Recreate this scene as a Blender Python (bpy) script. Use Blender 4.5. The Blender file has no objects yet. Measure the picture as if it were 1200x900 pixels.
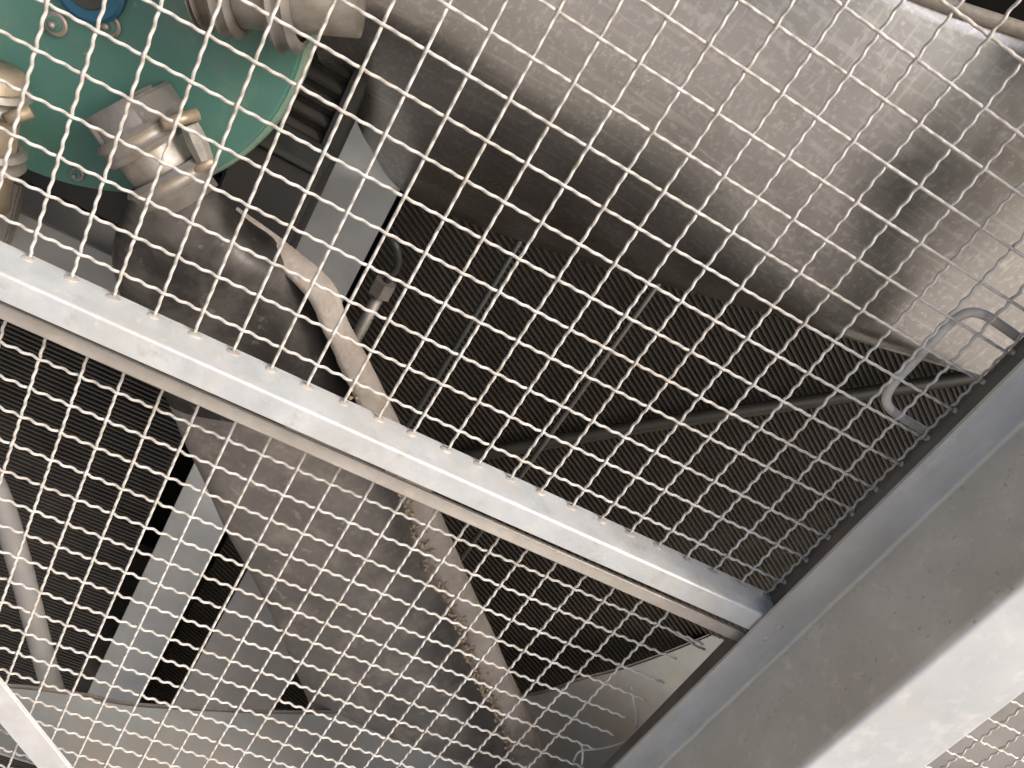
import bpy, bmesh, math, random
from mathutils import Vector, Matrix
random.seed(7)
R_ = math.radians
scn = bpy.context.scene
COL = scn.collection

# ------------------------------------------------------------------ camera
# world: X along the guard, Z up, Y into the machine; the woven guard is the plane Y = 0
AX = ((0.866667843772315, 0.4265541621810783, 0.25872455487843565),
      (-0.01132681390576325, -0.50164715390208, 0.8649981712516432),
      (0.49875700682575924, -0.7525966248316166, -0.4299299575910804))
CC = Vector((0.28708554515445067, -0.7191300415289638, 0.23426285247113254))
FPX = 945.0
cam = bpy.data.cameras.new("camera")
camo = bpy.data.objects.new("camera", cam)
COL.objects.link(camo)
cam.sensor_width = 36.0
cam.lens = FPX / 1200.0 * 36.0
cam.clip_start = 0.01
cam.clip_end = 500.0
m = Matrix.Identity(4)
for r in range(3):
    m[r][0] = AX[r][0]; m[r][1] = -AX[r][1]; m[r][2] = -AX[r][2]; m[r][3] = CC[r]
camo.matrix_world = m
cam.dof.use_dof = False
scn.camera = camo

# ------------------------------------------------------------------ light
SUN = Vector((0.62, -0.52, 0.74)).normalized()
world = bpy.data.worlds.new("World")
scn.world = world
world.use_nodes = True
wn = world.node_tree
bg = wn.nodes["Background"]
sky = wn.nodes.new("ShaderNodeTexSky")
sky.sky_type = 'NISHITA'
sky.sun_disc = False
sky.sun_elevation = math.asin(SUN.z)
sky.sun_rotation = math.atan2(SUN.x, SUN.y)
sky.dust_density = 6.0
sky.ozone_density = 1.0
wn.links.new(sky.outputs[0], bg.inputs[0])
bg.inputs[1].default_value = 0.15
sl = bpy.data.lights.new("sun", 'SUN')
sl.energy = 1.6
sl.angle = R_(18.0)
sl.color = (1.0, 0.98, 0.95)
so = bpy.data.objects.new("sun", sl)
COL.objects.link(so)
so.rotation_euler = SUN.to_track_quat('Z', 'Y').to_euler()
so.location = (2, -2, 3)
scn.view_settings.view_transform = 'Standard'
scn.view_settings.look = 'None'
scn.view_settings.exposure = 0.66
scn.view_settings.gamma = 1.0
scn.view_settings.use_curve_mapping = False


# ------------------------------------------------------------------ helpers
def ray(px, py):
    c = ((px - 600.0) / FPX, (py - 450.0) / FPX, 1.0)
    return Vector([sum(AX[r][k] * c[k] for k in range(3)) for r in range(3)])


def un(px, py, Y):
    d = ray(px, py)
    return CC + d * ((Y - CC.y) / d.y)


def unZ(px, py, Z):
    d = ray(px, py)
    return CC + d * ((Z - CC.z) / d.z)


def empty(name, loc=(0, 0, 0)):
    o = bpy.data.objects.new(name, None)
    o.location = loc
    o.empty_display_size = 0.05
    COL.objects.link(o)
    return o


def tag(o, label=None, cat=None, group=None, kind=None):
    if label: o["label"] = label
    if cat: o["category"] = cat
    if group: o["group"] = group
    if kind: o["kind"] = kind
    return o


def link(name, me, mat=None, parent=None, smooth=True):
    if mat is not None and not me.materials:
        me.materials.append(mat)
    o = bpy.data.objects.new(name, me)
    COL.objects.link(o)
    if parent is not None:
        o.parent = parent
    if smooth:
        for p in me.polygons: p.use_smooth = True
    return o


def mesh(name, vs, fs):
    me = bpy.data.meshes.new(name)
    me.from_pydata([tuple(v) for v in vs], [], fs)
    bm = bmesh.new(); bm.from_mesh(me)
    bmesh.ops.recalc_face_normals(bm, faces=bm.faces)
    bm.to_mesh(me); bm.free()
    me.update()
    return me


def shift(o, base):
    """bring a mesh authored in world space under an Empty at base"""
    return o


def box_mesh(name, lo, hi, bev=0.0015, seg=2):
    bm = bmesh.new()
    bmesh.ops.create_cube(bm, size=1.0)
    for v in bm.verts:
        v.co = Vector([lo[k] + (v.co[k] + 0.5) * (hi[k] - lo[k]) for k in range(3)])
    if bev > 0:
        bmesh.ops.bevel(bm, geom=bm.edges[:], offset=bev, segments=seg, affect='EDGES')
    me = bpy.data.meshes.new(name); bm.to_mesh(me); bm.free()
    return me


def frames(pts):
    n = len(pts); out = []
    up = None
    for i in range(n):
        t = (pts[min(i + 1, n - 1)] - pts[max(i - 1, 0)]).normalized()
        if up is None:
            a = Vector((0, 0, 1)) if abs(t.z) < .9 else Vector((0, 1, 0))
            up = (a - t * a.dot(t)).normalized()
        else:
            up = (up - t * up.dot(t)).normalized()
        out.append((t, up, t.cross(up)))
    return out


def tube(name, pts, rad, sides=12, caps=True, wob=0.0):
    pts = [Vector(p) for p in pts]
    if not isinstance(rad, (list, tuple)): rad = [rad] * len(pts)
    vs = []; fs = []
    fr = frames(pts)
    for (p, r, (t, u, w)) in zip(pts, rad, fr):
        for k in range(sides):
            a = 2 * math.pi * k / sides
            rr = r * (1 + wob * (random.random() - .5))
            vs.append(p + (u * math.cos(a) + w * math.sin(a)) * rr)
    n = len(pts)
    for i in range(n - 1):
        for k in range(sides):
            k2 = (k + 1) % sides
            fs.append((i * sides + k, i * sides + k2, (i + 1) * sides + k2, (i + 1) * sides + k))
    if caps:
        fs.append(tuple(range(sides))[::-1])
        fs.append(tuple((n - 1) * sides + k for k in range(sides)))
    return mesh(name, vs, fs)


def cr(p0, p1, p2, p3, t):
    return 0.5 * ((2 * p1) + (p2 - p0) * t + (2 * p0 - 5 * p1 + 4 * p2 - p3) * t * t + (3 * p1 - p0 - 3 * p2 + p3) * t ** 3)


def spline(pts, n):
    pts = [Vector(p) for p in pts]
    out = []
    N = len(pts) - 1
    for i in range(n + 1):
        s = i / n * N
        k = min(int(s), N - 1); t = s - k
        a = pts[k - 1] if k > 0 else pts[0] * 2 - pts[1]
        d = pts[k + 2] if k + 2 <= N else pts[N] * 2 - pts[N - 1]
        out.append(cr(a, pts[k], pts[k + 1], d, t))
    return out


def grid_mesh(name, rows):
    vs = [p for r in rows for p in r]; w = len(rows[0]); fs = []
    for i in range(len(rows) - 1):
        for k in range(w - 1):
            fs.append((i * w + k, i * w + k + 1, (i + 1) * w + k + 1, (i + 1) * w + k))
    return mesh(name, vs, fs)


def extrude_profile(name, prof, z0, z1, closed=True):
    """prof: list of (x, y); extruded along Z"""
    n = len(prof)
    vs = [(x, y, z0) for x, y in prof] + [(x, y, z1) for x, y in prof]
    fs = [(k, (k + 1) % n, n + (k + 1) % n, n + k) for k in range(n if closed else n - 1)]
    return mesh(name, vs, fs)


def folded(pts, th, rad, seg=5):
    """a folded-sheet section: centre line with rounded bends, thickness th -> closed outline (x, y)"""
    P = [Vector((p[0], p[1])) for p in pts]
    line = [P[0]]
    for i in range(1, len(P) - 1):
        a = (P[i - 1] - P[i]).normalized(); b = (P[i + 1] - P[i]).normalized()
        s = P[i] + a * rad; e = P[i] + b * rad
        for k in range(seg + 1):
            t = k / seg
            line.append(s * (1 - t) ** 2 + P[i] * 2 * t * (1 - t) + e * t * t)
    line.append(P[-1])
    L = []; Rr = []
    for i, p in enumerate(line):
        t = (line[min(i + 1, len(line) - 1)] - line[max(i - 1, 0)]).normalized()
        nrm = Vector((-t.y, t.x))
        L.append(p + nrm * th / 2); Rr.append(p - nrm * th / 2)
    return [(v.x, v.y) for v in L + Rr[::-1]]


# ------------------------------------------------------------------ materials
def mat(name, stops, scale=6.0, detail=6.0, rough=(0.4, 0.6), metal=0.0, bump=0.15, bscale=60.0, stretch=(1, 1, 1),
        spots=None, spec=0.5, dist=0.0, streak=None):
    M = bpy.data.materials.new(name); M.use_nodes = True
    nt = M.node_tree; N = nt.nodes; K = nt.links
    b = N["Principled BSDF"]
    tc = N.new("ShaderNodeTexCoord")
    geo = N.new("ShaderNodeNewGeometry")
    mp = N.new("ShaderNodeMapping"); mp.inputs["Scale"].default_value = stretch
    K.new(geo.outputs["Position"], mp.inputs[0])
    nz = N.new("ShaderNodeTexNoise"); nz.inputs["Scale"].default_value = scale
    nz.inputs["Detail"].default_value = detail; nz.inputs["Roughness"].default_value = 0.62
    nz.inputs["Distortion"].default_value = dist
    K.new(mp.outputs[0], nz.inputs["Vector"])
    rp = N.new("ShaderNodeValToRGB")
    el = rp.color_ramp.elements
    while len(el) < len(stops): el.new(0.5)
    for e, (p, c) in zip(el, stops):
        e.position = p; e.color = (c[0], c[1], c[2], 1)
    K.new(nz.outputs[0], rp.inputs[0])
    colr = rp.outputs[0]
    if spots:
        for (sscale, lo, hi, sc, amt) in spots:
            n2 = N.new("ShaderNodeTexNoise"); n2.inputs["Scale"].default_value = sscale; n2.inputs["Detail"].default_value = 8
            n2.inputs["Roughness"].default_value = 0.7
            K.new(mp.outputs[0], n2.inputs["Vector"])
            mr = N.new("ShaderNodeMapRange"); mr.inputs["From Min"].default_value = lo - .06; mr.inputs["From Max"].default_value = hi - .06
            mr.inputs["To Max"].default_value = amt
            K.new(n2.outputs[0], mr.inputs[0])
            mx = N.new("ShaderNodeMix"); mx.data_type = 'RGBA'
            K.new(mr.outputs[0], mx.inputs[0]); K.new(colr, mx.inputs[6])
            mx.inputs[7].default_value = (sc[0], sc[1], sc[2], 1)
            colr = mx.outputs[2]
    if streak:
        for (rot, sc, lo, hi, amt) in (((.3, .5, .9), (5, 110, 110), .55, .66, .5), ((1.1, .2, .4), (120, 6, 120), .54, .66, .6), ((.2, 1.2, .1), (160, 160, 9), .58, .68, .5), ((0, 0, 0), (130, 130, 130), .64, .72, .7)):
            m2 = N.new("ShaderNodeMapping"); m2.inputs["Rotation"].default_value = rot; m2.inputs["Scale"].default_value = sc
            K.new(geo.outputs["Position"], m2.inputs[0])
            n2 = N.new("ShaderNodeTexNoise"); n2.inputs["Scale"].default_value = 1.0; n2.inputs["Detail"].default_value = 6
            K.new(m2.outputs[0], n2.inputs["Vector"])
            mr = N.new("ShaderNodeMapRange"); mr.inputs["From Min"].default_value = lo; mr.inputs["From Max"].default_value = hi
            mr.inputs["To Max"].default_value = amt
            K.new(n2.outputs[0], mr.inputs[0])
            mx = N.new("ShaderNodeMix"); mx.data_type = 'RGBA'
            K.new(mr.outputs[0], mx.inputs[0]); K.new(colr, mx.inputs[6])
            mx.inputs[7].default_value = (streak[0], streak[1], streak[2], 1)
            colr = mx.outputs[2]
    K.new(colr, b.inputs["Base Color"])
    n3 = N.new("ShaderNodeTexNoise"); n3.inputs["Scale"].default_value = scale * 2.3; n3.inputs["Detail"].default_value = 5
    K.new(mp.outputs[0], n3.inputs["Vector"])
    rr = N.new("ShaderNodeMapRange"); rr.inputs["From Min"].default_value = .3; rr.inputs["From Max"].default_value = .7
    rr.inputs["To Min"].default_value = rough[0]; rr.inputs["To Max"].default_value = rough[1]
    K.new(n3.outputs[0], rr.inputs[0]); K.new(rr.outputs[0], b.inputs["Roughness"])
    b.inputs["Metallic"].default_value = metal
    b.inputs["Specular IOR Level"].default_value = spec
    if bump > 0:
        n4 = N.new("ShaderNodeTexNoise"); n4.inputs["Scale"].default_value = bscale; n4.inputs["Detail"].default_value = 4
        K.new(mp.outputs[0], n4.inputs["Vector"])
        bp = N.new("ShaderNodeBump"); bp.inputs["Strength"].default_value = bump; bp.inputs["Distance"].default_value = 0.004
        K.new(n4.outputs[0], bp.inputs["Height"]); K.new(bp.outputs[0], b.inputs["Normal"])
    return M


TAN = (.52, .43, .32)
M_WIRE = mat("wire_galv", [(0.3, (.43, .415, .385)), (0.7, (.60, .58, .55))], scale=40, rough=(.55, .75), metal=.05, bump=.12, bscale=300,
             spots=[(45, .58, .70, (.30, .245, .19), .6), (9, .52, .70, (.42, .37, .31), .6)])
M_FRAME = mat("frame_galv", [(.3, (.47, .495, .51)), (.7, (.62, .63, .625))], scale=22, rough=(.36, .55), metal=.3, bump=.10, bscale=180,
              spots=[(9, .54, .70, (.54, .50, .44), .5), (70, .66, .73, (.70, .66, .56), .6), (34, .62, .72, (.40, .37, .33), .5)])
M_POST = mat("post_galv", [(.25, (.36, .375, .38)), (.5, (.46, .475, .48)), (.75, (.58, .59, .59))], scale=16, rough=(.38, .55), metal=.3, bump=.07,
             bscale=50, spots=[(6, .54, .72, (.44, .40, .34), .5), (30, .62, .75, (.66, .64, .60), .4)], stretch=(1, 1, .6))
M_POSTWEB = mat("post_web_reflect", [(.25, (.38, .35, .30)), (.5, (.50, .468, .41)), (.75, (.61, .578, .515))], scale=7, rough=(.4, .6), metal=.3, bump=.08, bscale=45,
                spots=[(5, .50, .66, (.48, .43, .365), .6), (40, .60, .72, (.66, .62, .55), .6), (120, .66, .72, (.22, .19, .16), .5)])  # warm reflected tone of the side web painted in, with mottled stains
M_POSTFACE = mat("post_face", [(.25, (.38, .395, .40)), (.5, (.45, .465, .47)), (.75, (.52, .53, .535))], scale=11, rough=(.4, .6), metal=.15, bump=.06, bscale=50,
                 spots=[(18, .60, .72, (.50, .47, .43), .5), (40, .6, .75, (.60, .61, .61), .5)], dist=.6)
M_LEG = mat("leg_shaded", [(.3, (.12, .105, .088)), (.7, (.21, .19, .165))], scale=16, rough=(.5, .7), metal=.3, bump=.1, bscale=120)  # frame steel darkened in colour for the shade beside the post
M_STRIP = mat("strip_dusty", [(.3, (.36, .325, .285)), (.7, (.50, .465, .42))], scale=18, rough=(.45, .65), metal=.3, bump=.1, bscale=140,
              spots=[(40, .6, .72, (.62, .54, .42), .6)])
M_STRUT = mat("strut_galv", [(.3, (.49, .51, .51)), (.7, (.62, .635, .63))], scale=10, rough=(.45, .6), metal=.35, bump=.06, bscale=80,
              spots=[(20, .6, .75, (.48, .43, .36), .4)])
M_COWL = mat("cowl_steel", [(.25, (.55, .53, .505)), (.5, (.62, .60, .575)), (.75, (.68, .66, .635))], scale=5, rough=(.25, .39), metal=1.0, bump=.05, bscale=30, streak=(.84, .82, .78),
             spots=[(26, .64, .78, (.66, .62, .56), .6), (8, .52, .72, (.46, .425, .385), .4), (3.5, .50, .66, (.53, .495, .455), .4)], dist=.4)
M_RIM = mat("rim_dusty", [(.3, (.33, .285, .225)), (.7, (.47, .42, .345))], scale=30, rough=(.5, .8), metal=.1, bump=.3, bscale=150)
M_DUCT = mat("duct_sheet", [(.25, (.12, .11, .097)), (.5, (.185, .17, .152)), (.75, (.26, .24, .216))], scale=7, rough=(.55, .75), metal=.25, bump=.05, bscale=25,
             spots=[(14, .56, .72, (.40, .34, .28), .6), (40, .66, .74, (.52, .48, .43), .5)], dist=.8)
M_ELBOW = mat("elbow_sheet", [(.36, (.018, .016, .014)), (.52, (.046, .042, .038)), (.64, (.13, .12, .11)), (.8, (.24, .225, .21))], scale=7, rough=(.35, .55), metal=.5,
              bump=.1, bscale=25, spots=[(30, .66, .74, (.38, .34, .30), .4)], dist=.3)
M_LIP = mat("lip_dusty", [(.3, (.27, .235, .20)), (.7, (.40, .355, .31))], scale=18, rough=(.7, .9), metal=0, bump=.5, bscale=160,
            spots=[(45, .58, .7, (.30, .22, .15), .6)])
M_DIRT = mat("crust", [(.3, (.26, .19, .12)), (.7, (.48, .39, .27))], scale=90, rough=(.85, .95), bump=.4, bscale=400)
M_GREEN = mat("green_paint", [(.3, (.052, .142, .112)), (.7, (.075, .175, .140))], scale=7, rough=(.42, .58), bump=.04, bscale=40,
              spots=[(6, .54, .72, (.19, .235, .175), .6), (60, .70, .76, (.36, .38, .30), .5)])
M_GRIM = mat("green_rim", [(.3, (.10, .18, .13)), (.7, (.17, .23, .17))], scale=20, rough=(.6, .8), bump=.2, bscale=120)
M_CLAMP = mat("clamp_steel", [(.3, (.22, .20, .175)), (.7, (.40, .375, .34))], scale=30, rough=(.42, .66), metal=.7, bump=.12, bscale=90,
              spots=[(18, .55, .72, (.40, .30, .20), .5)])
M_BRASS = mat("tan_bolt", [(.3, (.27, .21, .145)), (.7, (.40, .33, .24))], scale=40, rough=(.4, .6), metal=.4, bump=.1)
M_BLUE = mat("blue_plastic", [(.3, (.012, .075, .13)), (.7, (.018, .11, .18))], scale=20, rough=(.35, .5), bump=.03)
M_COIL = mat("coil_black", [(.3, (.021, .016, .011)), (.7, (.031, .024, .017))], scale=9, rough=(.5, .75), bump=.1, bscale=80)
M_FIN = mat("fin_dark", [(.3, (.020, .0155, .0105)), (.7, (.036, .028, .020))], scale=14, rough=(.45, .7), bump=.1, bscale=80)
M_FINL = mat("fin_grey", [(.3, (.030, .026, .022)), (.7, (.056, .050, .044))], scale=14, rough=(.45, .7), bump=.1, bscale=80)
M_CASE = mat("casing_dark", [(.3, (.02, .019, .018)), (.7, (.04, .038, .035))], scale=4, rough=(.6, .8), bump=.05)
M_RAIL = mat("rail_grey", [(.3, (.23, .226, .218)), (.7, (.33, .325, .315))], scale=9, rough=(.5, .7), metal=.2, bump=.06,
             spots=[(12, .55, .7, (.30, .26, .22), .6)])
M_PIPE = mat("pipe_grey", [(.3, (.03, .033, .03)), (.7, (.055, .058, .053))], scale=14, rough=(.4, .6), metal=.2, bump=.06)
M_UPR = mat("pipe_brown", [(.3, (.05, .045, .039)), (.7, (.08, .073, .065))], scale=14, rough=(.4, .6), bump=.06)
M_XP = mat("pipe_dark", [(.3, (.018, .016, .012)), (.7, (.027, .025, .019))], scale=14, rough=(.4, .6), bump=.06)
M_FLOOR = mat("pan_galv", [(.3, (.29, .30, .29)), (.7, (.40, .405, .39))], scale=8, rough=(.4, .6), metal=.35, bump=.08, bscale=60,
              spots=[(7, .52, .68, (.40, .34, .27), .6)])
M_WHITE = mat("brace_galv", [(.3, (.48, .48, .475)), (.7, (.60, .60, .595))], scale=25, rough=(.4, .6), metal=.2, bump=.06, bscale=120)
M_GROUND = mat("concrete", [(.3, (.27, .25, .225)), (.7, (.36, .335, .305))], scale=3, rough=(.8, .95), bump=.2, bscale=40)

# ------------------------------------------------------------------ the setting
g = link("ground", box_mesh("ground", (-60, -60, -2.22), (60, 60, -2.2), 0), M_GROUND, smooth=False)
tag(g, kind="structure")

# dark enclosure added round the works; unseen roof and sides keep light out
case = tag(empty("added_enclosure", (1.0, 1.3, -2.2)),
           "dark enclosure added behind the guards to keep daylight out of the machine", "light blocker")


def case_part(name, lo, hi):
    b = Vector(case.location)
    o = link(name, box_mesh(name, Vector(lo) - b, Vector(hi) - b, .002), M_CASE, case, False)
    return o


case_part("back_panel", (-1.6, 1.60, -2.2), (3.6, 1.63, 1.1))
case_part("roof_blocker", (-1.6, 0.03, 1.10), (3.6, 1.63, 1.13))
case_part("side_blocker", (-1.63, 0.03, -2.2), (-1.60, 1.63, 1.13))
case_part("side_blocker", (3.60, 0.03, -2.2), (3.63, 1.63, 1.13))

sp = link("side_sheet", box_mesh("side_sheet", (0, 0, 0), (1.1, .004, 1.85), .001), M_RAIL, None, False)
sp.location = (1.13, .045, -1.95)
tag(sp, "plain grey sheet behind the guard on the far side of the post", "sheet")

# ------------------------------------------------------------------ woven guard panels
P = 0.040
WR = 0.00165
AMP = 0.0014


def crimp_wire(name, c0, c1, sgn, extra=0.0, ends=(0, 0)):
    """a wire along +X from cell c0 to c1 (may be fractional), crimped out of plane along Y, five half waves to the cell"""
    per = 0.4 * P
    n = int((c1 - c0) * 2.5 * 6)
    pts = []
    for k in range(n + 1):
        x = (c0 + (c1 - c0) * k / n) * P
        ph = 2 * math.pi * x / per
        c = math.cos(ph)
        c = c * (1.25 - .25 * c * c)
        pts.append(Vector((x, sgn * AMP * c, 0)))
    return tube(name, pts, WR, 7, True)


def woven(parent, i0, i1, ja, jb, xlo, xhi, zlo, zhi, cutfn=None):
    """horizontal wires at z=-j*P from xlo..xhi, uprights at x=i*P from zlo..zhi (all in the panel's own frame)"""
    mh = [crimp_wire("wire", xlo / P, xhi / P, s) for s in (1, -1)]
    mv = [crimp_wire("wire", zlo / P, zhi / P, s) for s in (1, -1)]
    wires = []
    for j in range(ja, jb + 1):
        if not (zlo < -j * P < zhi): continue
        if cutfn and cutfn(j):
            me = crimp_wire("wire", xlo / P, cutfn(j) / P, 1 if j % 2 == 0 else -1)
        else:
            me = mh[j % 2]
        o = link("wire", me, M_WIRE, parent)
        o.location = (random.gauss(0, .0003), 0, -j * P + random.gauss(0, .0008))
        o.rotation_euler = (random.gauss(0, .15) * 0, random.gauss(0, .0018), 0)
        wires.append(o)
    for i in range(i0, i1 + 1):
        if not (xlo < i * P < xhi): continue
        o = link("wire", mv[(i + 1) % 2], M_WIRE, parent)
        # local X -> world Z
        rot = Matrix(((0, 0, -1), (0, 1, 0), (1, 0, 0))).to_4x4()
        o.matrix_local = Matrix.Translation((i * P + random.gauss(0, .0008), 0, random.gauss(0, .0003))) @ Matrix.Rotation(random.gauss(0, .0014), 4, 'Y') @ rot
        wires.append(o)
    return wires


def bead_mesh():
    bm = bmesh.new()
    bmesh.ops.create_icosphere(bm, subdivisions=2, radius=1.0)
    for v in bm.verts:
        v.co *= 1 + .22 * (random.random() - .5)
    me = bpy.data.meshes.new("weld_bead"); bm.to_mesh(me); bm.free()
    return me


BEAD = bead_mesh()

# --- upper panel
up = tag(empty("mesh_guard", (0, 0, 0)),
         "crimped woven wire guard with a bent handle, above the galvanised joint bar", "mesh guard", "woven wire guard panels")
UX0, UX1, UZ0, UZ1 = -0.66, 0.9275, -0.2285, 0.90
woven(up, -18, 24, -24, 6, UX0 + .004, UX1 - .001, UZ0 + .001, UZ1 - .004)


def bar_profile_x(name, prof, x0, x1, mat_, parent, bev=0.0012):
    """prof: closed outline (y, z); runs along X"""
    n = len(prof); seg = 1
    vs = [(x0, y, z) for y, z in prof] + [(x1, y, z) for y, z in prof]
    fs = [(k, (k + 1) % n, n + (k + 1) % n, n + k) for k in range(n)]
    fs += [tuple(range(n)), tuple(range(n, 2 * n))]
    me = mesh(name, vs, fs)
    return link(name, me, mat_, parent, False)


def angle_profile(y_in, y_out, z_top, z_bot, th=.0035, r=.003):
    """top leg horizontal from y_in to y_out at z_top, front leg hanging at y_out down to z_bot"""
    out = [(y_in, z_top)]
    for k in range(5):
        a = math.pi / 2 * k / 4
        out.append((y_out + r - r * math.sin(a), z_top - r + r * math.cos(a)))
    out += [(y_out, z_bot + .0008), (y_out + .0008, z_bot), (y_out + th, z_bot), (y_out + th, z_top - th), (y_in, z_top - th)]
    return out


bar_profile_x("bottom_frame_bar", angle_profile(.006, -.042, -.2280, -.2560), UX0 - .03, .9268, M_FRAME, up)
bar_profile_x("top_frame_bar", [(y, 1.13 - .2280 + .0 - (z + .2280)) for y, z in angle_profile(.006, -.042, -.2280, -.2560)], UX0 - .03, .9268, M_FRAME, up)
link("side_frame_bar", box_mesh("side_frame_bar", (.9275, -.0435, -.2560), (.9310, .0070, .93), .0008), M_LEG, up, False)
link("side_frame_bar", box_mesh("side_frame_bar", (UX0 - .0345, -.042, -.2560), (UX0 - .031, .0070, .93), .0008), M_FRAME, up, False)
for i in range(-16, 24):
    o = link("weld_bead", BEAD, M_STRIP, up)
    o.location = (i * P + random.gauss(0, .001), -.002, -.2286); o.scale = (.006 + random.random() * .003, .006, .0017 + random.random() * .0008)
for j in range(-21, 6):
    o = link("weld_bead", BEAD, M_STRIP, up)
    o.location = (.9268, 0.0, -j * P); o.scale = (.0028, .0040, .0034)
hp = [(1186, 394), (1161, 373), (1137, 364), (1119, 374), (1100, 395), (1075, 422), (1049, 450), (1042, 470), (1054, 490), (1080, 503)]
hpts = [un(x, y, .0135) for x, y in hp]
hz = [Vector((.929, .0135, .1735)), Vector((.905, .0135, .1745)), Vector((.880, .0135, .1745)), Vector((.864, .0135, .168)), Vector((.8565, .0135, .150)),
      Vector((.8565, .0135, .128)), Vector((.8565, .0135, .098)), Vector((.8565, .0135, .070)), Vector((.862, .0135, .053)), Vector((.876, .0135, .044)),
      Vector((.902, .0135, .042)), Vector((.929, .0135, .0415))]
link("handle", tube("handle", spline(hz, 60), .0050, 14), M_WIRE, up)

for (z_, sc_) in ((-.2300, (.007, .010, .006)), (-.2530, (.008, .007, .010))):
    o = link("weld_bead", BEAD, M_STRIP, up)
    o.location = (.9245, -.043, z_); o.scale = sc_
# --- lower panel: hung a little behind, slightly turned
lo_b = Vector((0.031666, 0.009247, -0.3383))
a2 = Vector((0.99989, -0.01376, 0.0052))
nz_ = Vector((0.01381, 0.99986, -0.009687))
z2 = a2.cross(nz_).normalized(); nz_ = z2.cross(a2).normalized(); a2.normalize()
lm = Matrix.Identity(4)
for r in range(3):
    lm[r][0] = a2[r]; lm[r][1] = nz_[r]; lm[r][2] = z2[r]; lm[r][3] = lo_b[r]
lw = tag(empty("mesh_guard"), "crimped woven wire guard with cut ragged wire ends, below the galvanised joint bar", "mesh guard",
         "woven wire guard panels")
lw.matrix_world = lm
LX0, LX1, LZ0, LZ1 = -.70, 0.895, -0.745, 0.036


def cut(j):
    if -1 <= j <= 20:
        return LX1 - .024 - .010 * math.sin(j * 2.3) - .006 * (j % 3)
    return None


woven(lw, -17, 20, 0, 18, LX0 + .004, LX1 - .001, LZ0 + .001, LZ1 - .004, cut)
# frame bars of the lower panel (in its own frame)
bar_profile_x("top_frame_bar", [(.008, .0345), (.008, .0375), (-.0225, .0610), (-.0265, .0640), (-.0300, .0640), (-.0310, .0630), (-.0310, .0490), (-.0300, .0475), (-.0270, .0475)],
              LX0 - .03, LX1 + .001, M_STRIP, lw)
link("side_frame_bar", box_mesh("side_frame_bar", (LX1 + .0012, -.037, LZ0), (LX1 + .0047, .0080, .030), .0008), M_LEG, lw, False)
link("bottom_frame_bar", box_mesh("bottom_frame_bar", (LX0 - .03, -.030, LZ0 - .030), (LX1 + .004, .0080, LZ0 - .0005), .0012), M_FRAME, lw, False)
for i in range(-16, 21):
    o = link("weld_bead", BEAD, M_STRIP, lw)
    o.location = (i * P + random.gauss(0, .001), -.001, .0345); o.scale = (.005, .0036, .0018)
# bent and broken strands near the post
inv = lm.inverted()


def loose(px):
    pts = [inv @ un(x, y, yy) for x, y, yy in px]
    link("broken_wire", tube("broken_wire", spline(pts, 14), WR, 7), M_WIRE, lw)


loose([(739, 803, .004), (743, 822, -.004), (747, 840, -.002), (745, 852, .004)])
loose([(681, 870, .004), (683, 882, -.004), (682, 896, -.006)])
loose([(672, 893, .006), (680, 880, .004), (705, 877, .002), (735, 868, .004), (752, 855, .002)])
loose([(790, 742, .006), (806, 750, .002), (816, 757, .006), (826, 761, .008)])

# --- the guard panel beyond the post
rt = tag(empty("mesh_guard", (1.12, 0.0, -.30)), "corner of woven wire guard on the far side of the thick post", "mesh guard",
         "woven wire guard panels")
woven(rt, 0, 22, -18, 17, .004, .90, -.70, .72)
link("side_frame_bar", box_mesh("side_frame_bar", (-.004, -.022, -.72), (.0, .008, .74), .0008), M_FRAME, rt, False)
link("side_frame_bar", box_mesh("side_frame_bar", (.902, -.022, -.72), (.906, .008, .74), .0008), M_FRAME, rt, False)
link("bottom_frame_bar", box_mesh("bottom_frame_bar", (.0005, -.022, -.725), (.9015, .008, -.7205), .0008), M_FRAME, rt, False)
link("top_frame_bar", box_mesh("top_frame_bar", (.0005, -.022, .7405), (.9015, .008, .745), .0008), M_FRAME, rt, False)

# ------------------------------------------------------------------ post and brace
prof = folded([(.9010, -.0465), (.9560, -.0465), (.9560, -.1815), (1.0715, -.1815), (1.0715, -.0465), (1.13, -.0465)], .004, .007, 6)
bx = 1.014
post = link("support_post", extrude_profile("support_post", [(x - bx, y + .1) for x, y in prof], 0, 3.35), M_POST, None, True)
post.location = (bx, -.1, -2.2)
tag(post, "thick galvanised folded steel post with flange between the wire guards", "post")
post.data.materials.append(M_POSTWEB); post.data.materials.append(M_POSTFACE)  # one galvanised sheet toned by facing; webs get the painted warm reflection
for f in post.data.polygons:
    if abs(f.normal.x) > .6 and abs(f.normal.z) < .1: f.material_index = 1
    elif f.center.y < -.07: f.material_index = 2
pm = post.modifiers.new("edge", 'EDGE_SPLIT'); pm.split_angle = R_(40)

d = Vector((.135, 0, -.146)).normalized(); nn = Vector((d.z, 0, -d.x)) * -1
c0 = Vector((.146, -.0255, -.789)) - nn * .0215
if (Vector((.165, 0, -.873)) - Vector((.146, 0, -.789))).dot(nn) > 0: c0 = Vector((.146, -.0255, -.789)) + nn * .0215
a = c0 - d * .75; e = c0 + d * .29
bl = (e - a).length
brace = link("brace_bar", box_mesh("brace_bar", (0, -.003, -.0215), (bl, .003, .0215), .0015), M_WHITE, None, False)
mm = Matrix.Identity(4)
zz = d.cross(Vector((0, 1, 0)))
for r in range(3):
    mm[r][0] = d[r]; mm[r][1] = (0, 1, 0)[r]; mm[r][2] = zz[r]; mm[r][3] = a[r]
brace.matrix_world = mm
tag(brace, "bright diagonal flat steel brace across the lower wire guard", "brace")

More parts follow.
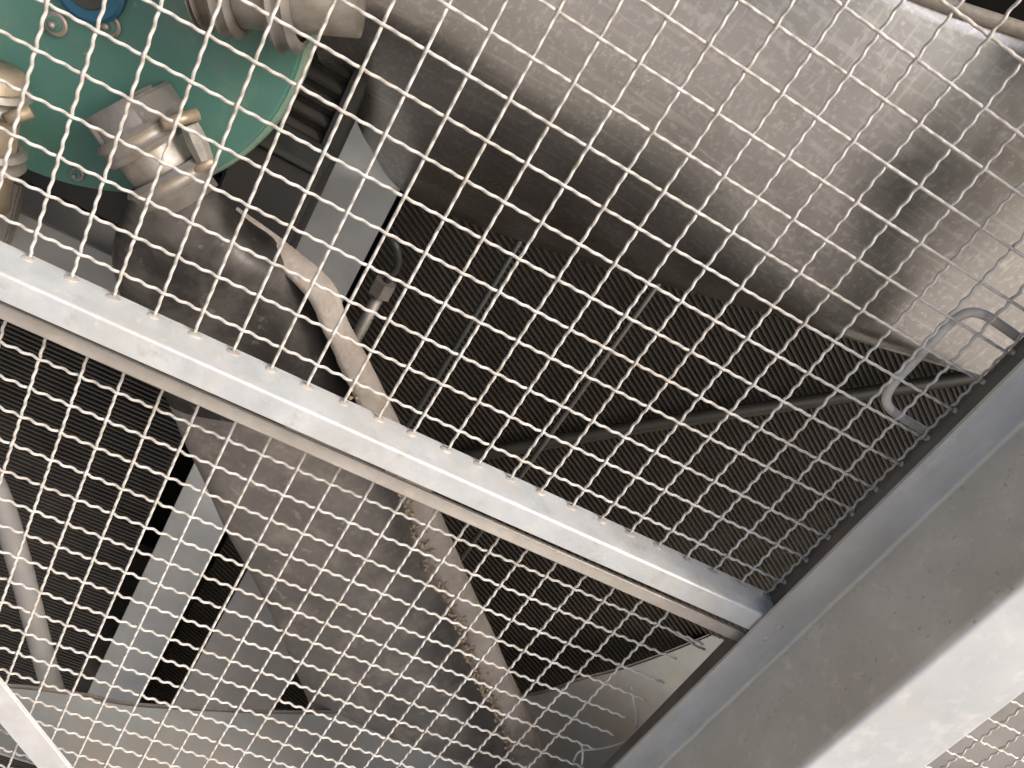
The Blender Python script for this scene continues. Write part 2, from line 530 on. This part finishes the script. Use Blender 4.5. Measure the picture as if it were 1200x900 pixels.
# ------------------------------------------------------------------ base pan
ZP = -1.05
edge = [unZ(-200, 800, ZP), unZ(0, 808, ZP), unZ(90, 818, ZP), unZ(180, 832, ZP), unZ(400, 838, ZP), unZ(615, 818, ZP), unZ(680, 799, ZP), unZ(750, 779, ZP),
        unZ(840, 743, ZP), unZ(960, 690, ZP)]
ec = spline(edge, 60)
pan = empty("base_pan", (.8, .1, ZP)); tag(pan, "grey galvanised base pan with curved inner edge at the foot of the guards", "pan")
pb = Vector((.8, .1, ZP))
rows = [[p - pb for p in ec], [Vector((p.x, .035 + .0 * p.y, ZP)) - pb for p in ec]]
po = link("pan_sheet", grid_mesh("pan_sheet", rows), M_FLOOR, pan, False)
po.modifiers.new("thick", 'SOLIDIFY').thickness = .005
rim = [[p - pb + Vector((-.002, .006, .0008)), p - pb + Vector((-.002, .006, .003)), p - pb + Vector((-.002, .009, .003)), p - pb + Vector((-.002, .009, -.05))] for p in ec]
link("pan_rim", grid_mesh("pan_rim", rim), M_DUCT, pan, False)
link("pan_leg", box_mesh("pan_leg", (-.9, .0, -1.148), (-.84, .06, -.0065), .002), M_FLOOR, pan, False)
link("pan_leg", box_mesh("pan_leg", (.9, .15, -1.148), (.96, .21, -.0065), .002), M_FLOOR, pan, False)


# ------------------------------------------------------------------ coils behind
def coil(name, label, lo, hi, Y, dirv, pitch, w, depth, base_mat, fin_mat, group=None):
    t = tag(empty(name, ((lo[0] + hi[0]) / 2, Y, lo[1])), label, "coil", group)
    b = Vector(t.location)
    link("coil_back", box_mesh("coil_back", Vector((lo[0], Y + depth, lo[1])) - b, Vector((hi[0], Y + depth + .05, hi[1])) - b, .002), base_mat, t, False)
    dv = Vector((dirv[0], 0, dirv[1])).normalized(); nv = Vector((-dv.z, 0, dv.x))
    cx = Vector(((lo[0] + hi[0]) / 2, Y, (lo[1] + hi[1]) / 2))
    D = math.hypot(hi[0] - lo[0], hi[1] - lo[1]) / 2
    vs = []; fs = []
    n = int(D / pitch)
    for k in range(-n, n + 1):
        c = cx + nv * k * pitch
        # clip the line to the rectangle
        t0, t1 = -D, D
        for ax, l, h in ((0, lo[0], hi[0]), (2, lo[1], hi[1])):
            if abs(dv[ax]) < 1e-6:
                if not (l < c[ax] < h): t0, t1 = 1, 0
                continue
            u, v = (l - c[ax]) / dv[ax], (h - c[ax]) / dv[ax]
            t0 = max(t0, min(u, v)); t1 = min(t1, max(u, v))
        if t1 - t0 < .02: continue
        p, q = c + dv * t0 - b, c + dv * t1 - b
        wob = random.gauss(0, pitch * .06)
        p = p + nv * wob; q = q + nv * random.gauss(0, pitch * .06)
        s = len(vs); hw = nv * w / 2; dy = Vector((0, depth + .002, 0))
        vs += [p - hw, p + hw, q + hw, q - hw, p - hw + dy, p + hw + dy, q + hw + dy, q - hw + dy]
        fs += [(s, s + 1, s + 2, s + 3), (s, s + 4, s + 5, s + 1), (s + 1, s + 5, s + 6, s + 2), (s + 2, s + 6, s + 7, s + 3), (s + 3, s + 7, s + 4, s)]
    f = link("fins", mesh("fins", vs, fs), fin_mat, t, False)
    f["kind"] = "stuff"
    return t


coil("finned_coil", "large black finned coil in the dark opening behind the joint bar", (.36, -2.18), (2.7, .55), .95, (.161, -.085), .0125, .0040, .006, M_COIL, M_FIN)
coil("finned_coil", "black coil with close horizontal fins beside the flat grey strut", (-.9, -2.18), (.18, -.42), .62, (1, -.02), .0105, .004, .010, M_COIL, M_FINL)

# louvred black box beside the green cover
lv = tag(empty("louvre_box", (.20, .46, -.5)), "black louvred box between the green cover and the flat strut", "louvre box")
b = Vector(lv.location)
link("box_body", box_mesh("box_body", Vector((-.3, .485, -.42)) - b, Vector((.225, .60, .45)) - b, .003), M_CASE, lv, False)
sm = box_mesh("louvre", (-.075, -.010, -.004), (.075, .010, .004), .001)
for k in range(17):
    o = link("louvre", sm, M_FINL, lv, False)
    o.location = Vector((.125, .478, .12 - k * .026)) - b; o.rotation_euler = (R_(28), 0, 0)
link("louvre_frame", box_mesh("louvre_frame", Vector((.2015, .462, -.42)) - b, Vector((.2245, .4845, .2)) - b, .001), M_CASE, lv, False)

dk = tag(empty("control_box", un(297, 300, .40)), "small dark box under the green cover beside the strut", "box")
c1 = un(252, 212, .36); c2 = un(345, 295, .36)
b = Vector(dk.location)
link("box_body", box_mesh("box_body", Vector((c1.x + .005, .36, -.30)) - b, Vector((c2.x - .015, .455, -.150)) - b, .004), M_CASE, dk, False)
link("box_lid", box_mesh("box_lid", Vector((c1.x, .352, -.149)) - b, Vector((c2.x - .01, .458, -.140)) - b, .002), M_PIPE, dk, False)

# ------------------------------------------------------------------ strut
st = tag(empty("flat_strut", (.285, .74, -2.2)), "flat grey galvanised upright strut behind the tapered duct", "strut")
b = Vector(st.location)
link("strut_plate", box_mesh("strut_plate", Vector((.214, .74, -2.2)) - b, Vector((.340, .746, .60)) - b, .001), M_STRUT, st, False)
link("strut_web", box_mesh("strut_web", Vector((.334, .7465, -2.2)) - b, Vector((.340, .85, .60)) - b, .001), M_STRUT, st, False)
link("backing_plate", box_mesh("backing_plate", Vector((.405, .500, -2.18)) - b, Vector((.60, .506, -.80)) - b, .001), M_RAIL, st, False)

rod = tag(empty("bolted_rod", un(410, 410, .44)), "thin shiny rod with a nut beside the flat grey strut", "rod")
b = Vector(rod.location)
r0, r1 = Vector((.375, .46, -.30)), Vector((.375, .46, -.62))
link("rod_shaft", tube("rod_shaft", [r0 - b, (r0 + r1) / 2 - b, r1 - b], .010, 12), M_CLAMP, rod)
link("nut", tube("nut", [r0 - b + Vector((0, 0, .012)), r0 - b + Vector((0, 0, -.014))], .019, 6), M_CLAMP, rod, False)
link("rod_hook", tube("rod_hook", spline([r0 - b + Vector((0, 0, .012)), r0 - b + Vector((.004, 0, .045)), r0 - b + Vector((-.012, -.01, .075)), r0 - b + Vector((-.03, 0, .08))], 14), .006, 8), M_PIPE, rod)

# thin upright pipes and a cross pipe in front of the big coil
for (X, lab, m_) in ((.882, "slim upright pipe farther from the strut, in front of the large coil", M_UPR), (.592, "slim dark upright pipe nearer the strut, in front of the large coil", M_PIPE)):
    o = link("upright_pipe", tube("upright_pipe", [(0, 0, 0), (0, 0, 1.3), (0, 0, 2.6)], .0065, 12), m_)
    o.location = (X, .80, -2.15)
    tag(o, lab, "pipe", "slim upright pipes before the coil")
xp = [un(470, 548, .90), un(640, 519, .90), un(800, 492, .90), un(1000, 463, .90), un(1250, 425, .90)]
b = xp[2].copy()
o = link("cross_pipe", tube("cross_pipe", spline([p - b for p in xp], 24), .017, 14), M_XP)
o.location = b
tag(o, "faint grey green pipe crossing the dark coil", "pipe")

# diagonal hose lower left
hs = [un(-40, 500, .33), un(0, 588, .33), (un(20, 650, .33)), un(37, 715, .33), un(54, 780, .33), un(75, 850, .34)]
b = hs[-1].copy()
o = link("coolant_hose", tube("coolant_hose", spline([p - b for p in hs], 30), .019, 16), M_RAIL)
o.location = b
tag(o, "grey hose slanting down in front of the horizontal finned coil", "hose")

# horizontal rail below the green cover
rl = tag(empty("support_rail", (-.3, .32, -.46)), "grey horizontal rail under the green cover", "rail")
b = Vector(rl.location)
q0 = un(0, 243, .32); q1 = un(140, 300, .32)
zt = (q0.z + q1.z) / 2
link("rail_face", box_mesh("rail_face", Vector((-1.0, .32, zt - .11)) - b, Vector((.20, .325, zt)) - b, .001), M_RAIL, rl, False)
link("rail_top", box_mesh("rail_top", Vector((-1.0, .3255, zt - .005)) - b, Vector((.20, .40, zt)) - b, .001), M_RAIL, rl, False)
s0 = un(8, 235, .30)
link("rail_bracket", box_mesh("rail_bracket", Vector((s0.x - .03, .30, zt - .05)) - b, Vector((s0.x + .012, .3195, zt + .05)) - b, .003), M_DUCT, rl, False)

# ------------------------------------------------------------------ green cover
GY = .22
gc = Vector((-.0772, GY, -.0198)); GR = .2479
gv = tag(empty("green_cover", (gc.x, GY + .05, gc.z - GR)), "round green painted cover plate with clamped pipe and bolts", "cover")
b = Vector(gv.location)


def disc(name, c, r, y0, y1, bev, seg=96):
    vs = []; fs = []
    ring = [(r - bev, y0), (r - bev * .3, y0 + bev * .3), (r, y0 + bev), (r, y1)]
    for rr, y in ring:
        for k in range(seg):
            a_ = 2 * math.pi * k / seg
            vs.append(Vector((c.x + rr * math.cos(a_), y, c.z + rr * math.sin(a_))) - b)
    for i in range(len(ring) - 1):
        for k in range(seg):
            k2 = (k + 1) % seg
            fs.append((i * seg + k, i * seg + k2, (i + 1) * seg + k2, (i + 1) * seg + k))
    fs.append(tuple(range(seg))); fs.append(tuple(range(3 * seg, 4 * seg)))
    return mesh(name, vs, fs)


o = link("cover_plate", disc("cover_plate", gc, GR - .006, GY, GY + .02, .003), M_GREEN, gv, False)
o = link("cover_rim", disc("cover_rim", gc + Vector((0, 0, 0)), GR, GY + .0125, GY + .045, .006), M_GRIM, gv, False)


def bolt(px, py, r):
    c = un(px, py, GY) - b
    h = link("bolt", tube("bolt", [c + Vector((0, .002, 0)), c + Vector((0, -.004, 0)), c + Vector((0, -.005, 0))], [r, r, r * .85], 24), M_CLAMP, gv, False)
    link("bolt_ring", tube("bolt_ring", [c + Vector((0, -.005, 0)), c + Vector((0, -.0075, 0)), c + Vector((0, -.008, 0))], [r * .62, r * .62, r * .5], 20), M_GREEN, h, False)
    link("bolt_tip", tube("bolt_tip", [c + Vector((0, -.008, 0)), c + Vector((0, -.014, 0)), c + Vector((0, -.016, 0))], [r * .32, r * .30, r * .1], 16), M_CLAMP, h, False)


bolt(67, 28, .0125); bolt(129, 30, .0125); bolt(92, 203, .008)
c = un(108, -16, GY) - b
pl = link("blue_plug", tube("blue_plug", [c + Vector((0, .002, 0)), c + Vector((0, -.008, 0)), c + Vector((0, -.011, 0))], [.036, .036, .032], 32), M_BLUE, gv, False)
link("plug_ring", tube("plug_ring", [c + Vector((0, -.0112, 0)), c + Vector((0, -.013, 0))], [.022, .021], 24), M_PIPE, pl, False)
# chipped dusty patch on the right of the plate
for k in range(70):
    pass


# ------------------------------------------------------------------ clamps
def lathe_band(name, c, ax, r, half, bulge, mat_, parent, base, sides=40):
    """a V-band round a pipe: axis ax through c"""
    ax = ax.normalized()
    prof_ = [(-half, r), (-half, r + bulge * .55), (-half * .55, r + bulge), (-half * .2, r + bulge * .55), (half * .2, r + bulge * .55), (half * .55, r + bulge),
             (half, r + bulge * .55), (half, r)]
    pts = [c + ax * t - base for t, _ in prof_]
    u = Vector((0, 1, 0)); u = (u - ax * u.dot(ax)).normalized(); w = ax.cross(u)
    vs = []; fs = []
    for (t, rr) in prof_:
        for k in range(sides):
            a_ = 2 * math.pi * k / sides
            vs.append(c - base + ax * t + (u * math.cos(a_) + w * math.sin(a_)) * rr)
    n = len(prof_)
    for i in range(n - 1):
        for k in range(sides):
            k2 = (k + 1) % sides
            fs.append((i * sides + k, i * sides + k2, (i + 1) * sides + k2, (i + 1) * sides + k))
    o_ = link(name, mesh(name, vs, fs), mat_, parent, True)
    o_.modifiers.new("s", 'EDGE_SPLIT').split_angle = R_(50)
    return o_


CY = .175
k0 = un(160, 150, CY); k1 = un(207, 218, CY)
pc = tag(empty("pipe_clamp", k1), "shiny double band clamp joining the tapered duct to the green cover", "clamp", "pipe clamps at the green cover")
b = Vector(pc.location)
ax = (k1 - k0).normalized()
perp = Vector((ax.z, 0, -ax.x)).normalized()
if perp.x < 0: perp = -perp
rad = .044
link("pipe_stub", tube("pipe_stub", [k0 - ax * .03 - b, (k0 + k1) / 2 - b, k1 + ax * .02 - b], rad * .88, 32), M_CLAMP, pc)
lathe_band("clamp_band", k0 + ax * .012, ax, rad * .9, .013, .010, M_CLAMP, pc, b)
lathe_band("clamp_band", k1 - ax * .006, ax, rad * .95, .013, .010, M_CLAMP, pc, b)
bp0 = un(232, 134, CY - .01); bp1 = un(190, 146, CY - .035)
link("clamp_bolt", tube("clamp_bolt", [bp1 - b, bp0 - b], .007, 10), M_BRASS, pc)
h0 = un(222, 146, CY - .02); h1 = un(240, 187, CY - .02)
link("clamp_link", tube("clamp_link", [h0 - b, (h0 + h1) / 2 - b, h1 - b], [.010, .012, .010], 8), M_CLAMP, pc, False)
bb0 = un(250, 188, CY - .02); bb1 = un(225, 200, CY - .02)
link("clamp_bolt", tube("clamp_bolt", [bb1 - b, bb0 - b], .006, 10), M_BRASS, pc)
# square flange block
f0 = un(158, 137, CY)
blk = link("flange_block", box_mesh("flange_block", (-.038, -.030, -.016), (.038, .045, .016), .003), M_DUCT, pc, False)
zz = -ax; xx = perp; yy = zz.cross(xx)
fm = Matrix.Identity(4)
for r in range(3):
    fm[r][0] = xx[r]; fm[r][1] = yy[r]; fm[r][2] = zz[r]; fm[r][3] = (f0 - b)[r]
blk.matrix_local = fm

# clamp at the left edge of the cover
l0 = un(-14, 100, CY); l1 = un(-22, 190, CY)
pc2 = tag(empty("pipe_clamp", l1), "tan pipe clamp with stub bolt on the outer side of the green cover", "clamp", "pipe clamps at the green cover")
b = Vector(pc2.location)
ax2 = (l1 - l0).normalized()
link("pipe_stub", tube("pipe_stub", [l0 - ax2 * .02 - b, (l0 + l1) / 2 - b, l1 + ax2 * .05 - b], .032, 28), M_BRASS, pc2)
lathe_band("clamp_band", l0 + ax2 * .01, ax2, .033, .013, .010, M_CLAMP, pc2, b)
lathe_band("clamp_band", l1 - ax2 * .01, ax2, .033, .013, .010, M_CLAMP, pc2, b)
link("clamp_bolt", tube("clamp_bolt", [un(8, 140, CY - .03) - b, un(37, 130, CY - .02) - b], .007, 10), M_BRASS, pc2)

# pipe with two bands at the top
TY = .17
t0 = un(232, -38, TY); t1 = un(385, -25, TY)
pc3 = tag(empty("pipe_clamp", (t0 + t1) / 2), "wide pipe with two upright shiny band clamps next to the steel cowl", "clamp", "pipe clamps at the green cover")
b = Vector(pc3.location)
ax3 = (t1 - t0).normalized()
tr = .052
link("pipe_stub", tube("pipe_stub", [t0 - b, (t0 + t1) / 2 - b, t1 + ax3 * .03 - b], tr, 40), M_CLAMP, pc3)
cA = un(269, -34, TY); cB = un(337, -28, TY)
lathe_band("clamp_band", cA, ax3, tr * 1.0, .011, .010, M_CLAMP, pc3, b)
lathe_band("clamp_band", cB, ax3, tr * 1.14, .013, .012, M_CLAMP, pc3, b)
lathe_band("pipe_collar", t0 + ax3 * .004, ax3, tr * .9, .004, .012, M_CLAMP, pc3, b)

# ------------------------------------------------------------------ tapered duct
S = [((163, 222), (246, 202), .175), ((150, 236), (252, 228), .185), ((138, 275), (292, 268), .22), ((140, 320), (354, 316), .25), ((165, 400), (397, 396), .285),
     ((193, 455), (429, 466), .31), ((213, 505), (458, 546), .33), ((235, 550), (477, 600), .34), ((262, 612), (500, 660), .35), ((290, 662), (523, 703), .35),
     ((320, 720), (540, 743), .35), ((345, 780), (557, 793), .34), ((367, 833), (580, 833), .33), ((387, 885), (602, 893), .32), ((430, 975), (645, 985), .31)]
Lp = spline([un(*s[0], s[2]) for s in S], 70); Rp = spline([un(*s[1], s[2]) for s in S], 70)
du = tag(empty("tapered_duct", (Lp[-1] + Rp[-1]) / 2), "big tapered grey sheet duct with dusty edge running down behind the guards", "duct")
b = Vector(du.location)
vs = []; fs = []; NS = 40
for i, (l, r_) in enumerate(zip(Lp, Rp)):
    c = (l + r_) / 2; h = (r_ - l) / 2
    dep = min(h.length, .10) * (0.85 - .30 * min(1, i / 30))
    for k in range(NS):
        a_ = 2 * math.pi * k / NS
        ca, sa = math.cos(a_), math.sin(a_)
        ex = math.copysign(abs(ca) ** .85, ca); ey = math.copysign(abs(sa) ** .85, sa)
        dn = .004 * math.sin(i * .31 + 1.3 * math.cos(a_ * 2)) * max(0, -sa)
        vs.append(c + h * ex * .985 + Vector((0, dep * ey + dn, 0)) - b)
for i in range(len(Lp) - 1):
    for k in range(NS):
        k2 = (k + 1) % NS
        fs.append((i * NS + k, i * NS + k2, (i + 1) * NS + k2, (i + 1) * NS + k))
SPL = 26 * NS
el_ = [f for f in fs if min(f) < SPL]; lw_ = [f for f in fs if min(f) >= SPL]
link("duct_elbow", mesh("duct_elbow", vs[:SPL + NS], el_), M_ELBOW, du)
link("duct_shell", mesh("duct_shell", vs[SPL:], [tuple(i - SPL for i in f) for f in lw_]), M_DUCT, du)
# dusty edge strip
LI = [(262, 262), (312, 303), (357, 345), (382, 395), (405, 445), (430, 500), (455, 555), (477, 600), (500, 660), (523, 703), (540, 743), (557, 793), (580, 833), (602, 895), (640, 985)]
LO = [(272, 252), (330, 294), (386, 342), (405, 388), (434, 442), (462, 498), (490, 555), (510, 600), (534, 657), (560, 717), (577, 752), (593, 790), (613, 832), (641, 898), (682, 985)]
yl = [.255, .225, .208, .21, .225, .24, .25, .255, .26, .26, .26, .255, .25, .24, .23]
I_ = spline([un(x, y, q) for (x, y), q in zip(LI, yl)], 97); O_ = spline([un(x, y, q + .012) for (x, y), q in zip(LO, yl)], 97)
rows = []
for i, (p, q) in enumerate(zip(I_, O_)):
    w = .0025 * math.sin(i * .9) + .0015 * math.sin(i * 2.7)
    wd = (q - p)
    m1 = p.lerp(q, .35) + Vector((0, -.003, 0)); m2 = p.lerp(q, .75) + Vector((0, -.002, 0))
    rows.append([p - wd * .06 + Vector((0, .02, 0)) - b, p + wd * (w * 8) - b, m1 - b, m2 - b, q - b, q + Vector((-.002, .03, -.0)) - b])
lip = link("duct_lip", grid_mesh("duct_lip", rows), M_LIP, du)
lip["label"] = "tan dusty crusted edge strip of the duct"
# crust along the inner edge
bm = bmesh.new()
for k in range(420):
    i = int(random.triangular(27, 95, 80)); f = random.random()
    p = I_[i].lerp(I_[i + 1] if i < 97 else I_[i], f); q = O_[i]
    side = abs(random.gauss(0, .22)) - .08
    p = p.lerp(q, side) + Vector((0, -.004 - .004 * random.random(), 0)) - b
    r_ = random.uniform(.0010, .0036)
    res = bmesh.ops.create_icosphere(bm, subdivisions=1, radius=r_)
    for v in res["verts"]:
        v.co = v.co * random.uniform(.7, 1.3) + p
me = bpy.data.meshes.new("dirt_crust"); bm.to_mesh(me); bm.free()
o = link("dirt_crust", me, M_DIRT, lip); o["kind"] = "stuff"

# ------------------------------------------------------------------ steel cowl
cols = [  # bottom edge -> top, (px, py, Y)
    [(373, 70, .46), (366, 30, .39), (356, -20, .345), (347, -70, .33), (340, -130, .32)],
    [(404, 105, .56), (405, 58, .435), (398, 4, .36), (390, -60, .325), (382, -140, .31)],
    [(432, 168, .66), (442, 118, .50), (450, 48, .39), (455, -28, .335), (458, -140, .305)],
    [(480, 229, .74), (503, 178, .56), (528, 98, .41), (542, 4, .335), (558, -130, .30)],
    [(600, 278, .70), (622, 228, .53), (652, 146, .385), (678, 34, .315), (708, -110, .295)],
    [(740, 322, .58), (760, 275, .455), (794, 184, .34), (824, 62, .29), (858, -80, .29)],
    [(870, 358, .43), (884, 322, .345), (918, 215, .283), (954, 98, .258), (992, -40, .258)],
    [(1000, 397, .295), (1008, 372, .268), (1036, 262, .252), (1066, 145, .240), (1104, 4, .243)],
    [(1110, 430, .262), (1117, 404, .255), (1143, 300, .241), (1170, 190, .229), (1212, 40, .230)],
    [(1240, 470, .258), (1247, 436, .252), (1268, 340, .236), (1286, 238, .222), (1322, 84, .220)],
]
gridc = [spline([un(*p) for p in c_], 24) for c_ in cols]
rows = []
for k in range(25):
    rows.append(spline([gc_[k] for gc_ in gridc], 216))
cw = tag(empty("steel_cowl", rows[0][108]), "large curved scratched steel cowl with dark reflections above the coil", "cowl")
b = Vector(cw.location)
sh = link("cowl_shell", grid_mesh("cowl_shell", [[p - b for p in r_] for r_ in rows]), M_COWL, cw)
sd = sh.modifiers.new("thick", 'SOLIDIFY'); sd.thickness = .004; sd.offset = 0
# rolled top rim
link("cowl_rim", tube("cowl_rim", [p - b for p in rows[-1]], .008, 12), M_RIM, cw)
